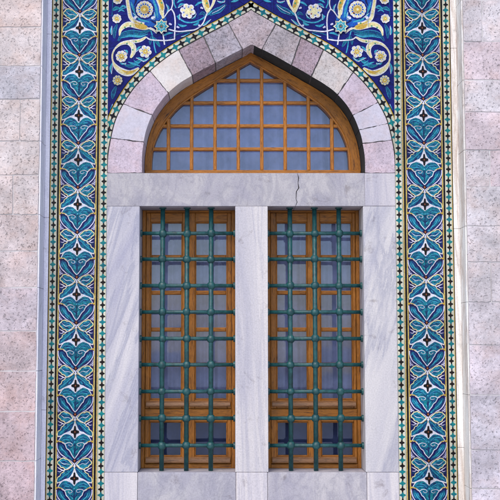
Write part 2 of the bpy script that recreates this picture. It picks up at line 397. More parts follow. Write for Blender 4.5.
    A.T = lambda p: (cx + p[0] * K, zc - p[1] * K)
    A.star((0, -10), 32, 46, 'black', 0, 0.46)
    A.star((0, -10), 5, 7, 'red', 0, 0.7)
    A.poly([(0, 190), (13, 208), (0, 228), (-13, 208)], 'black')
    A.poly([(0, 196), (8, 207), (0, 217), (-8, 207)], 'red')
    A.poly(cr([(0, 232), (7, 246), (0, 262), (-7, 246)], 4, True), 'white')
    A.disc((0, 66), 7, 'light', 8); A.leaf([(0, 78), (0, 88), (0, 98)], 8 * K, 'navy')
def star_strip(A, x, zlo, zhi, half, off=0.0):
    A.T = lambda p: p
    p = PER / 4; k0 = A.k; z = ZC + off
    while z > zlo: z -= p
    i = 0
    while z < zhi:
        A.k = k0
        j = random.uniform(-0.002, 0.002)
        A.star((x, z + p / 2), half * 1.0, p * 0.33, 'turq', 0, 0.50)
        A.star((x + j, z), half * 0.86, p * 0.29, 'black', 0, 0.50)
        z += p; i += 1
def slab(A, x0, x1, z0, z1, m, y=0.0, back=0.05):
    n = len(A.bm.faces); box(A.bm, x0, x1, y, back, z0, z1, A.mi(m))
def line(A, x0, x1, z0, z1, m):
    A.T = lambda p: p
    A.poly([(x0, z0), (x1, z0), (x1, z1), (x0, z1)], m)

def band(cx, sx, label, fw):
    t = thing('tile_band', label, 'tile panel', (cx, 0.0, GROUND), 'vertical tile bands beside the window')
    A = Art(GL)
    slab(A, cx - fw, cx + fw, GROUND, TOP, 'navy')
    z = ZC
    while z < TOP - 0.11: z += PER
    while z - 350 * K > GROUND - PER:
        if z - 0.35 * 0 < TOP - 0.10 and z - 300 * K > GROUND: arabesque(A, cx, z)
        z -= PER
    A.k = 200
    zz = ZC - 0.10
    for q in range(-2, 14):     # open joints between the painted tiles
        line(A, cx - fw, cx + fw, zz - q * PER / 2 - 0.0010, zz - q * PER / 2 + 0.0010, 'black')
    A.done('arabesque_field', t)
    for s, inner in ((-sx, False), (sx, True)):     # -sx = away from the window
        A = Art(GL)
        e = [fw + 0.0005, 0.2085, 0.287] if not inner else [fw + 0.0005, 0.208, 0.2925]
        xa, xb = sorted((cx + s * e[0], cx + s * e[2]))
        slab(A, xa, xb, GROUND, TOP, 'cream')
        def ln(a, b, m):
            a, b = sorted((cx + s * a, cx + s * b)); line(A, a, b, GROUND, TOP, m)
        ln(fw + 0.001, fw + 0.004, 'black'); ln(fw + 0.004, fw + 0.012, 'yellow'); ln(fw + 0.012, fw + 0.015, 'straw'); ln(fw + 0.015, fw + 0.035, 'black')
        if inner:
            ln(fw + 0.036, fw + 0.044, 'yellow'); ln(fw + 0.0475, fw + 0.0505, 'black')
            star_strip(A, cx + s * 0.261, GROUND, TOP, 0.031, 0.02)
        else:
            ln(0.2755, 0.2800, 'yellow'); ln(0.2800, 0.2868, 'black')
            star_strip(A, cx + s * 0.243, GROUND, TOP, 0.029, 0.03)
        A.done('star_border', t)
    return t
CL, CR_ = -1.534, 1.962
band(CL, 1, 'tall blue and teal arabesque tile band on the left, beside the blue-grey marble strip', 0.174)
band(CR_, -1, 'tall blue and teal arabesque tile band on the right, beside the warm white marble strip', 0.174)
XL = CL + 0.2935; XR = CR_ - 0.2935

# ------------------------------------------------------------------ arch curves
inL = [(142.3, 173), (142.4, 160), (143.2, 148), (146.2, 132), (152.5, 115), (160, 103.2), (168.6, 92.9), (180, 83.6), (192.4, 75.9), (215.8, 63.4), (242.8, 49.3), (251.5, 44.3)]
inR = [(364.8, 173), (364.5, 162), (363.4, 150), (359.4, 132), (350.5, 111.5), (337.5, 95), (325.6, 86), (313, 78), (288.7, 64.2), (261.7, 49.6), (251.5, 44.3)]
exL = [(107.2, 173), (107.8, 156), (110.4, 140), (115.6, 119.5), (124.3, 102.3), (135.5, 86), (150, 71), (163, 60), (178.5, 49.6), (203.5, 36), (228.4, 22.8), (240, 16.2), (252.3, 9.5)]
w0 = lambda L: [P(x, y) for x, y in L]
INL = cr(w0(inL), 10); INR = cr(w0(inR), 10)
EXL = [p for p in cr(w0(exL), 10) if p[0] < AX - 0.006] + [(AX, P(252.3, 9.5)[1])]; EXR = [(2 * AX - x, z) for x, z in EXL]
ZS = P(250, 173)[1]            # springing = lintel top
ZLB = P(250, 206.1)[1]         # lintel underside
ZSI = P(250, 472.3)[1]         # sill top
def offset(L, d):
    out = []
    for i in range(len(L)):
        a = Vector(L[max(0, i - 1)]); b = Vector(L[min(len(L) - 1, i + 1)]); t = (b - a).normalized()
        out.append((L[i][0] - t.y * d, L[i][1] + t.x * d))
    return out
BW = 0.088
OUL = offset(EXL, BW); OUR = [(2 * AX - x, z) for x, z in OUL]
# lift the apex so the two halves mitre on the axis
def mitre(L):
    L = [p for p in L if p[0] <= AX + 1e-6]; a, b = L[-4], L[-1]
    k = (b[1] - a[1]) / (b[0] - a[0]); L.append((AX, b[1] + (AX - b[0]) * k)) if b[0] < AX - 1e-4 else None
    return L
OUL = mitre(OUL); OUR = [(2 * AX - x, z) for x, z in OUL]
def nearest(L, p): return min(range(len(L)), key=lambda i: (L[i][0] - p[0]) ** 2 + (L[i][1] - p[1]) ** 2)

# arch border of stars
t = thing('arch_tile_border', 'narrow cream border of turquoise and black stars following the pointed arch', 'tile border', (AX, 0, EXL[-1][1]))
for sd, EX, OU in ((1, EXL, OUL), (-1, EXR, OUR)):
    A = Art(GL, 0.0)
    lim = XL if sd == 1 else XR
    A.clip = (lambda q: (max(q[0], lim + 0.0008), q[1])) if sd == 1 else (lambda q: (min(q[0], lim - 0.0008), q[1]))
    ring = [A.clip(p) for p in EX] + [A.clip(p) for p in OU[::-1]]
    # slab with thickness, built quad by quad so that it can be clipped where it dies into the band
    n = min(len(EX), len(OU))
    def at(L, s_):
        d = [0]
        for a, b_ in zip(L, L[1:]): d.append(d[-1] + dist2(a, b_))
        s_ *= d[-1]
        for i in range(len(L) - 1):
            if d[i + 1] >= s_ - 1e-9:
                f = (s_ - d[i]) / max(1e-9, d[i + 1] - d[i]); return (L[i][0] + (L[i + 1][0] - L[i][0]) * f, L[i][1] + (L[i + 1][1] - L[i][1]) * f)
        return L[-1]
    dist2 = lambda a, b_: hypot(a[0] - b_[0], a[1] - b_[1])
    NN = 90
    def strip(fa, fb, m, body=False):
        y = 0.0 if body else A.lay()
        va, vb, ba, bb = [], [], [], []
        for i in range(NN + 1):
            e, o = at(EX, i / NN), at(OU, i / NN)
            a = A.clip((e[0] + (o[0] - e[0]) * fa, e[1] + (o[1] - e[1]) * fa)); b_ = A.clip((e[0] + (o[0] - e[0]) * fb, e[1] + (o[1] - e[1]) * fb))
            va.append(A.bm.verts.new((a[0], y, a[1]))); vb.append(A.bm.verts.new((b_[0], y, b_[1])))
            if body: ba.append(A.bm.verts.new((a[0], 0.05, a[1]))); bb.append(A.bm.verts.new((b_[0], 0.05, b_[1])))
        for i in range(NN):
            for q in ([(va[i], va[i + 1], vb[i + 1], vb[i])] + ([(va[i], ba[i], ba[i + 1], va[i + 1]), (vb[i], vb[i + 1], bb[i + 1], bb[i])] if body else [])):
                f = A.bm.faces.new(q if sd == -1 else q[::-1]); f.material_index = A.mi(m)
    strip(0, 1, 'cream', True)
    strip(0.0, 0.07, 'black'); strip(0.80, 0.90, 'yellow'); strip(0.90, 1.0, 'black')
    A.T = lambda p: p
    d = 0; tot = sum(dist2(a, b_) for a, b_ in zip(EX, EX[1:])); cnt = int(round(tot / 0.0715)); k0 = A.k
    for i in range(cnt + 1):
        s_ = 1 - i / cnt
        e, o = at(EX, s_), at(OU, s_); e2 = at(EX, max(0, s_ - 0.01)); e3 = at(EX, min(1, s_ + 0.01))
        c_ = (e[0] + (o[0] - e[0]) * 0.44, e[1] + (o[1] - e[1]) * 0.44)
        if (c_[0] - lim) * sd < -0.01: continue
        ang = atan2(e3[1] - e2[1], e3[0] - e2[0]); A.k = k0 + 1 + (i % 2)
        if i % 2: A.star(c_, 0.038, 0.036, 'black', ang, 0.50)
        else: A.star(c_, 0.039, 0.038, 'turq', ang, 0.52)
    A.done('star_border', t)

# ------------------------------------------------------------------ spandrels
def spandrel(sd, label):
    lim = XL if sd == 1 else XR; OU = OUL if sd == 1 else OUR
    t = thing('tiled_spandrel', label, 'tile panel', (lim, 0, ZS), 'cobalt tile spandrels above the arch')
    A = Art(GL)
    edge = [p for p in OU if (p[0] - lim) * sd > 0.001]
    p0 = edge[0]
    outline = [(lim + sd * 0.001, TOP), (lim + sd * 0.001, p0[1])] + [(x, z + 0.0005) for x, z in edge]
    outline += [(AX - sd * 0.001, edge[-1][1]), (AX - sd * 0.001, TOP)]
    prism(A.bm, outline, 0.0, 0.05, A.mi('cobalt'))
    def T(p):
        x, z = P(p[0], p[1]); return (x, z) if sd == 1 else (2 * AX - x, z)
    A.T = T
    OX = [p[0] for p in (OUL)]; 
    def zlim(x):
        xm = x if sd == 1 else 2 * AX - x
        for a, b_ in zip(OUL, OUL[1:]):
            if a[0] <= xm <= b_[0]: return a[1] + (b_[1] - a[1]) * (xm - a[0]) / max(1e-9, b_[0] - a[0])
        return -9
    def clip(q):
        x, z = q
        x = max(x, XL + 0.002) if sd == 1 else min(x, XR - 0.002)
        x = min(x, AX - 0.002) if sd == 1 else max(x, AX + 0.002)
        return (x, max(z, zlim(x) + 0.001))
    A.clip = clip
    u = 0.01
    S = lambda pts, w_, m, tp=None, n=7: A.stroke(cr(pts, n), w_ * u, m, tp)
    Lf = lambda pts, w_, m, e=None, ew=0.6, n=7: A.leaf(cr(pts, n), w_ * u, m, e, ew * u)
    def flower(c, r, n, pe, he, mid=None, rot=0.2):
        for i in range(n):
            a = rot + 2 * pi * i / n
            A.disc((c[0] + r * 0.72 * cos(a), c[1] + r * 0.72 * sin(a)), r * (0.30 if n > 8 else 0.44), pe, 9)
        A.disc(c, r * 0.66, mid or pe, 18)
        for i in range(n):
            a = rot + 2 * pi * (i + 0.5) / n; A.disc((c[0] + r * 0.62 * cos(a), c[1] + r * 0.62 * sin(a)), r * 0.10, 'medal', 6)
            a = rot + 2 * pi * i / n; A.disc((c[0] + r * 0.80 * cos(a), c[1] + r * 0.80 * sin(a)), r * (0.13 if n > 8 else 0.20), 'straw', 6)
        pts = []
        for i in range(2 * n):
            a = rot + pi * i / n; rr = r * (0.58 if i % 2 == 0 else 0.36); pts.append((c[0] + rr * cos(a), c[1] + rr * sin(a)))
        A.poly(pts, he)
        A.disc(c, r * 0.16, 'straw', 8)
        A.disc((c[0] + r * 0.45, c[1] + r * 0.4), r * 0.12, 'red', 6)
    # ---- medallion ground
    A.poly(cr([(127, -34), (127, -8), (128, 8), (131, 19), (143, 25), (158, 27), (166, 22), (163, 10), (158, -8), (157, -34)], 6, True), 'medal')
    Lf([(131, 2), (134, 10), (140, 19), (149, 22)], 3.0, 'light'); Lf([(152, -4), (156, 8), (158, 18)], 2.4, 'light')
    Lf([(150, 20), (156, 23), (160, 20)], 2, 'navy'); Lf([(133, -6), (136, 0), (134, 6)], 2.2, 'navy')
    Lf([(138, 20), (134, 14), (131, 8)], 1.5, 'navy')
    # ---- winding teal foliage
    S([(113, 10.5), (118, 9), (123, 8.5), (127, 7)], 1.1, 'light'); Lf([(112.6, 10.6), (116, 8), (121, 9)], 2.6, 'teal', 'light', 0.3); Lf([(119, 9), (123, 6), (126, 7)], 2.0, 'light')
    Lf([(118, 12), (121, 10), (124.5, 11.5)], 1.6, 'light')
    S([(117, 22), (116, 30), (114, 38)], 0.8, 'light'); Lf([(117.3, 24), (114.6, 31), (114.4, 38.5)], 3.0, 'tealblue', 'light', 0.35)
    S([(112, 17), (112.5, 6), (114, -10)], 0.8, 'tealblue')
    Lf([(118, 41), (123, 34.5), (132, 32.5), (141, 33), (151, 30)], 4.4, 'tealblue', 'light', 0.5)
    Lf([(121, 38), (131, 36), (140, 36.6), (148, 34)], 2.2, 'light'); Lf([(126, 34.5), (136, 34), (146, 31.6)], 1.6, 'teal')
    S([(151, 31), (153.5, 40), (154.5, 47), (156, 53)], 1.2, 'light'); Lf([(153, 37), (157, 42), (160, 47)], 2.6, 'teal', 'light', 0.3)
    Lf([(152.5, 35), (150.5, 40), (150, 45)], 2.0, 'tealblue', 'light', 0.3)
    Lf([(124.6, 65.2), (131, 66), (138, 62), (145, 57)], 3.2, 'teal', 'light', 0.35); Lf([(128, 62), (134, 64), (140, 66)], 2.2, 'light'); Lf([(134, 60.5), (138, 63), (141, 61)], 1.6, 'light')
    Lf([(116.4, 86), (113.4, 93), (112.4, 99)], 3.4, 'tealblue', 'light', 0.4); Lf([(118.5, 74.5), (118, 77), (117.8, 79)], 1.2, 'light')
    S([(177, 16), (182, 20.5), (188, 22.6), (196, 21.6), (204, 17.5), (212, 11)], 1.5, 'light')
    S([(168, 40), (174, 36), (182, 33), (190, 32)], 1.1, 'tealblue')
    Lf([(209.5, 15.2), (215, 11.6), (220, 9.4), (226, 4.4)], 4.8, 'tealblue', 'light', 0.6); S([(212, 13.4), (219, 10), (225, 5.4)], 0.5, 'white')
    Lf([(193, 25), (197, 24), (199, 20.5)], 2.6, 'light'); Lf([(178, 24), (182, 26), (187, 25.5)], 2.4, 'light')
    Lf([(199, 15), (203, 13), (206, 17)], 2.2, 'tealblue', 'light', 0.3); Lf([(195, 6), (199, 3), (204, 2)], 2.2, 'light'); Lf([(177, 3), (181, 0), (186, -1)], 2.4, 'light')
    S([(176, 8), (174, 2), (176, -8), (184, -12)], 1.2, 'light'); Lf([(231, 2), (236, 0.5), (242, -3)], 2.6, 'light')
    Lf([(163, 36), (168, 33.5), (173, 33)], 2.2, 'light')
    for q in ([(113, 62), (110.5, 68), (111.5, 74)], [(112.5, 104), (111, 110), (110.6, 116)], [(124, 50), (127, 51.5), (126.5, 55)], [(119, 61.5), (122.5, 64), (126, 63)],
              [(136, 52), (138.5, 48), (142, 46.4)], [(136, 58), (140, 58.6), (143.6, 62)], [(150, 56), (147, 59.5), (142.6, 61)], [(133, 13), (136, 16.5), (139, 17)],
              [(178, 8), (180.5, 4.6), (184.5, 4)], [(191, 19), (194.6, 17), (195.4, 12)], [(180, 14), (178.4, 17), (179.4, 20)], [(166, 4), (168.4, 8), (167, 12)],
              [(217, 1), (221, 2.6), (225, 0.6)], [(211, 19.4), (207, 22.6), (202.4, 25.8)], [(181, 36.8), (186, 35.6), (190, 33.2)], [(154, 12), (155.4, 16), (153, 20)], [(112, 26), (110.8, 31), (111.4, 35)]):
        Lf(q, 1.9, 'light')
        S([q[0], ((q[1][0] + q[2][0]) / 2 + 0.8, (q[1][1] + q[2][1]) / 2 + 0.8), q[2]], 0.5, 'white')
    for q in ((121.6, 56.6, 6.4), (145.4, 51.8, 6.7), (187.8, 11.6, 8.0), (117.7, 80.6, 6.0), (116.9, 18.9, 5.2), (144.6, 9.6, 9.9)): A.disc(q[:2], q[2], 'cobalt', 20)
    # ---- split-leaf bands (white outline, straw body, yellow lobe)
    def vine(pts, w_, tp=None, body='straw', lobe=None):
        A.stroke(cr(pts, 8), (w_ + 1.5) * u, 'white', tp); A.stroke(cr(pts, 8), w_ * u, body, tp)
    wob = lambda t_: 0.45 + 0.75 * sin(pi * min(1, t_ * 1.02)) ** 0.8
    vine([(127.6, -34), (127.2, -14), (127.4, 0), (129, 10), (131, 18), (137, 23), (144, 25)], 2.3, lambda t_: 0.75 + 0.6 * t_)
    A.poly(cr([(134.5, 21.5), (138, 22.8), (141.5, 23.6), (145, 25), (147.6, 27), (145.6, 29.4), (140, 29), (135.6, 26.4)], 6, True), 'yellow')
    vine([(119.4, 35.8), (120.6, 30), (124.5, 26), (130, 24.4), (137, 26.4), (144, 28.4), (150, 28.4)], 3.4, lambda t_: 0.25 + 0.95 * sin(pi * t_))
    A.poly(cr([(134.6, 23.4), (138.6, 24.6), (142, 24.4), (146.6, 26.6), (145.6, 29.3), (139.6, 29.2), (136, 27)], 6, True), 'yellow')
    for q in ((125, 27.6), (130.5, 26.2), (141.4, 23.3)): A.disc(q, 0.9, 'green', 8)
    vine([(149.6, 28.2), (153.4, 30), (157, 33)], 0.8)
    vine([(156.8, -34), (157, -12), (158.6, -2), (161.5, 6), (161.8, 12), (163.4, 18.6)], 3.9, lambda t_: 0.55 + 0.6 * sin(pi * t_) if t_ < 0.9 else 0.5)
    A.poly(cr([(157.8, -4), (160.6, -1), (163.6, 5), (163, 11), (160.8, 8), (159, 3)], 6, True), 'yellow'); A.disc((161.6, 3), 1.0, 'green', 8)
    # ---- great spiral
    S([(174.6, 39.4), (166, 40.6), (157, 40.4), (150, 39.6), (146.2, 37.2)], 1.35, 'white')
    S([(162.4, 32), (163.6, 38), (164.6, 45)], 1.3, 'white')
    vine([(146.2, 37.2), (140, 40.6), (130, 42), (121, 44), (114.6, 49.6), (112.3, 57), (114.6, 65), (121, 71), (130, 73.2), (139, 68.4)], 2.4, lambda t_: 0.5 + 0.55 * sin(pi * min(1, t_ * 2.4)) if t_ < 0.42 else (0.45 if t_ < 0.62 else 0.45 + 1.3 * sin(pi * (t_ - 0.62) / 0.40)))
    A.poly(cr([(122, 70.2), (128, 71), (135, 70), (138, 68.6), (133, 72.8), (127, 74)], 6, True), 'yellow')
    vine([(121.5, 44), (128, 42.6), (133, 46.4), (133.6, 52), (130.6, 58)], 3.2, lambda t_: 0.35 + 0.85 * sin(pi * t_) ** 0.7)
    for q in ((127, 43.6), (132.8, 50), (136, 41.6)): A.disc(q, 0.85, 'green', 8)
    # ---- connecting white lines right of the star
    S([(168.4, 29.4), (178, 31.6), (188, 30.8), (196, 29.4), (202.6, 24), (206, 16), (209, 9)], 1.35, 'white')
    S([(171.4, 9), (174.2, 14), (175.2, 22), (174.8, 31), (174.5, 39.6)], 1.35, 'white')
    S([(171.4, 9), (168, 12), (164.5, 17)], 1.2, 'white'); S([(171.4, 9), (172.6, 3), (171, -8)], 1.2, 'white')
    vine([(203.6, -8), (205, 0), (206.4, 6), (208, 12.5)], 5.0, lambda t_: 0.5 + 0.6 * sin(pi * t_)); A.poly(cr([(205, -4), (208, 2), (209.4, 8), (206.4, 7), (204.4, 2)], 6, True), 'yellow'); A.disc((206.8, 3.5), 1.0, 'green', 8)
    vine([(208, 12.5), (213, 4), (215, -4)], 2.6, lambda t_: 0.4 + 0.5 * t_)
    # ---- flowers
    flower((144.6, 9.6), 8.6, 14, 'white', 'yellow', 'cream'); A.disc((148, 13.6), 0.7, 'black', 6)
    flower((121.6, 56.6), 5.2, 8, 'white', 'yellow', 'straw'); flower((145.4, 51.8), 5.6, 6, 'white', 'yellow', 'cream')
    flower((116.9, 18.9), 4.1, 8, 'white', 'yellow', 'straw'); flower((117.6, -0.2), 4.3, 8, 'white', 'yellow', 'straw'); flower((117.7, 80.6), 5.0, 9, 'cream', 'yellow', 'straw')
    flower((187.8, 11.6), 6.8, 6, 'white', 'straw', 'cream'); flower((188, -16), 7, 10, 'white', 'yellow', 'cream'); flower((222, -14), 7, 10, 'white', 'yellow', 'cream'); flower((144, -22), 6, 8, 'white', 'yellow', 'straw'); flower((117, -24), 4, 8, 'white', 'yellow', 'straw')
    # small cloud knots
    for q in ((135.2, 18.4), (152.6, 18.6), (131, -3)): A.disc(q, 1.5, 'white', 8); A.disc((q[0] + 1.2, q[1] - 0.8), 1.1, 'white', 8)
    for q in ((177.6, 27.6), (201.4, 8.4), (199, 26), (170, 24.6)): A.disc(q, 1.1, 'lilac', 7); A.disc((q[0] + 1.1, q[1] + 0.5), 0.9, 'lilac', 7)
    # ---- eight-pointed star knot
    c_ = (161.6, 27.0)
    def octa(r, m, rot=0.0):
        A.poly([(c_[0] + (r if i % 2 == 0 else r * 0.70) * cos(rot + i * pi / 8), c_[1] + (r if i % 2 == 0 else r * 0.70) * sin(rot + i * pi / 8)) for i in range(16)], m)
    octa(8.4, 'black'); octa(7.7, 'cream'); octa(6.0, 'green'); octa(5.4, 'light'); octa(3.4, 'cream', 0.39); octa(2.8, 'turq', 0.39); A.disc(c_, 1.0, 'red', 8)
    # ---- tile joints
    A.k += 4
    for yy in (-10, 16.5, 50, 84): A.stroke([(100, yy), (250, yy)], 0.0022, 'medal')
    A.k += 4
    for xx in (134, 166, 198, 230): A.stroke([(xx, -60), (xx, 80)], 0.0022, 'medal')
    A.done('floral_field', t)
    B = Art(GL)
    return t
spandrel(1, 'cobalt blue floral tile spandrel left of the arch apex')
spandrel(-1, 'cobalt blue floral tile spandrel right of the arch apex')

# ------------------------------------------------------------------ pointed arch of voussoirs
RD = 0.36     # depth of the window recess
arch = thing('stone_arch', 'pointed arch of alternating pink, grey and white stone blocks over the fanlight', 'arch', (AX, 0, ZS))
jl = [None, ((113, 138), (142.8, 142)), ((122, 103), (152.8, 114.5)), ((150, 71), (168.8, 93)), ((178, 49.8), (193, 75.6)), ((204, 36), (216.7, 62.9)), ((228.4, 22.8), (242.8, 49.3))]
jr = [None, ((392.4, 139.4), (362.6, 144)), ((388.8, 123), (360, 130.5)), ((378.5, 102), (353, 114.5)), ((355, 72), (337, 94.5)), ((323.5, 48.5), (312, 77.4)), ((301.3, 36), (290.6, 65)), ((275.3, 24), (262, 49.6))]
tl = [((.60, .51, .575), 'vous_mid', 'pinkish voussoir at the left springing'), ((.575, .555, .615), 'vous_smooth', 'pale lilac voussoir'), ((.58, .49, .56), 'vous_mid', 'pink speckled voussoir'), ((.66, .625, .59), 'vous_smooth', 'white marble voussoir'), ((.40, .315, .355), 'vous', 'dark pink pitted voussoir'), ((.46, .425, .47), 'vous', 'grey-lilac voussoir')]
tr_ = [((.59, .50, .56), 'vous_mid', 'pinkish voussoir at the right springing'), ((.56, .54, .60), 'vous_smooth', 'thin pale voussoir'), ((.55, .53, .60), 'vous_smooth', 'grey-white voussoir'), ((.58, .49, .56), 'vous_mid', 'pink speckled voussoir'), ((.60, .56, .535), 'vous_mid', 'whitish voussoir'), ((.39, .305, .345), 'vous', 'dark pink mottled voussoir'), ((.475, .43, .45), 'vous', 'grey ribbed voussoir')]
def shrink(pts, d):
    c = Vector((sum(p[0] for p in pts) / len(pts), sum(p[1] for p in pts) / len(pts)))
    return [tuple(c + (Vector(p) - c) * (1 - d / max(0.05, (Vector(p) - c).length))) for p in pts]
def jag(a, b, n=9, d=0.005):
    a, b = Vector(a), Vector(b); t = (b - a).normalized(); nn = Vector((-t.y, t.x))
    return [tuple(a + (b - a) * (i / n) + nn * random.uniform(-d, d)) for i in range(1, n)]
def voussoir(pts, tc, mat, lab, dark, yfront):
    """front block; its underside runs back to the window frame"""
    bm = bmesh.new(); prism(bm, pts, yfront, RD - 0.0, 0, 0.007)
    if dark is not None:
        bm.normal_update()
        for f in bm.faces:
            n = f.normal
            if abs(n.y) < 0.4 and f.calc_center_median().y > 0.03 and (dark(f.calc_center_median()) if callable(dark) else dark): f.material_index = 1  # right-hand soffit faces take the painted shade
    finish('voussoir', bm, [mat, 'soffit_shade'], arch, tc, label=lab)
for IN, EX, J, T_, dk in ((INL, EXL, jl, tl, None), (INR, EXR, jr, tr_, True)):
    for i in range(len(T_)):
        def idx(k):
            if J[k] is None: return 0, 0
            a, b = P(*J[k][0]), P(*J[k][1]); return nearest(EX, a), nearest(IN, b)
        e0, n0 = idx(i); e1, n1 = idx(i + 1)
        EE, II = EX[e0:e1 + 1], IN[n0:n1 + 1][::-1]
        pts = EE + jag(EE[-1], II[0]) + II + jag(II[-1], EE[0])
        q = shrink(pts, 0.0055 if i < 4 else 0.0085)
        voussoir(q, T_[i][0], T_[i][1], T_[i][2], dk, random.uniform(-0.003, 0.003))
# keystone: two slanted halves around the apex
eL, nL = nearest(EXL, P(*jl[6][0])), nearest(INL, P(*jl[6][1])); eR, nR = nearest(EXR, P(*jr[7][0])), nearest(INR, P(*jr[7][1]))
ks = EXL[eL:] + EXR[eR:-1][::-1] + INR[nR:] + INL[nL:-1][::-1]
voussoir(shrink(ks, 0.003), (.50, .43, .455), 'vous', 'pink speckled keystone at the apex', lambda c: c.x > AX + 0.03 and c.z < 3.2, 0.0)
bm = bmesh.new()    # mortar core behind the joints
mL = [(x, z) for x, z in offset(INL, 0.012) if x < AX]; mR = [(x, z) for x, z in offset(INR, -0.012) if x > AX]
prism(bm, EXL + mL[::-1], 0.008, RD - 0.02); prism(bm, [(x, z) for x, z in EXR] + mR[::-1], 0.0085, RD - 0.02)
finish('mortar_bed', bm, ['mortar'], arch)

# ------------------------------------------------------------------ marble surround of the two lower windows
sur = thing('marble_surround', 'grey-white veined marble lintel, jambs and sill framing the two barred windows', 'window surround', (AX, 0, GROUND))
OL0, OL1 = -0.9085, 0.0515; OR0, OR1 = 0.3805, 1.338
Zb = P(250, 473)[1]
def block(name, x0, x1, z0, z1, mat, tc=(1, 1, 1), y0=0.0, y1=RD + 0.14, lab=None, bev=0.006):
    bm = bmesh.new(); box(bm, x0 + 0.0012, x1 - 0.0012, y0, y1, z0 + 0.0012, z1 - 0.0012, 0, bev, 2)
    return finish(name, bm, [mat], sur, tc, label=lab)
xe = P(364.6, 190)[0]
# lintel with its crack: the front edge is split along a jagged line
crk = [(297.4, 173), (298.6, 178), (298.0, 183), (298.8, 188), (296.4, 191.5), (296.0, 199), (297.2, 202), (295.6, 206.1)]
cw = [P(*p) for p in crk]; cw[0] = (cw[0][0], ZS - 0.0012); cw[-1] = (cw[-1][0], ZLB + 0.0012)
wd = [0.002, 0.010, 0.005, 0.012, 0.009, 0.005, 0.007, 0.004]
bm = bmesh.new()
prism(bm, [(XL, ZS - 0.0012), (XL, ZLB + 0.0012)] + [(x - w_ / 2, z) for (x, z), w_ in zip(cw, wd)][::-1], 0.0, RD + 0.14, 0)
prism(bm, [(x + w_ / 2, z) for (x, z), w_ in zip(cw, wd)] + [(xe, ZLB + 0.0012), (xe, ZS - 0.0012)], 0.0, RD + 0.14, 0)
finish('lintel', bm, ['lintel'], sur, (.84, .83, .83), label='long weathered lintel with a crack')
bm = bmesh.new(); box(bm, XL, xe, 0.02, RD, ZLB + 0.004, ZS - 0.004); finish('lintel_core', bm, ['mortar'], sur)
block('impost_block', xe, XR, ZLB, ZS, 'marble_plain', (1.0, 0.99, 1.0))
block('jamb', XL, OL0, ZSI, ZLB, 'marble', (0.98, 0.98, 1.0))
block('jamb', OR1, XR, ZSI, ZLB, 'marble_flip', (1, 1, 1.0))
block('mullion', OL1, OR0, ZSI, ZLB, 'marble_plain', (1, 1, 1.0), -0.002)
xs = [XL, P(137.5, 480)[0], P(236, 480)[0], P(267.5, 480)[0], P(367, 480)[0], XR]
sl = [('marble_plain', (1.02, 1.02, 1.04), 0.0), ('lintel', (.88, .88, .89), 0.003), ('marble_plain', (1.05, 1.04, 1.05), -0.004), ('lintel', (.90, .89, .90), 0.002), ('marble_plain', (1.0, 1.0, 1.02), 0.0)]
for i, (mt, tc, y) in enumerate(sl): block('sill_block', xs[i], xs[i + 1], GROUND, ZSI, mt, tc, y, RD + 0.16)
bm = bmesh.new(); box(bm, XL + 0.01, OL0 - 0.01, 0.03, RD, GROUND, ZS); box(bm, OR1 + 0.01, XR - 0.01, 0.03, RD, GROUND, ZS); box(bm, OL0 - .0, OR1, 0.03, RD + .1, GROUND, ZSI - 0.006)
finish('mortar_bed', bm, ['mortar'], sur)

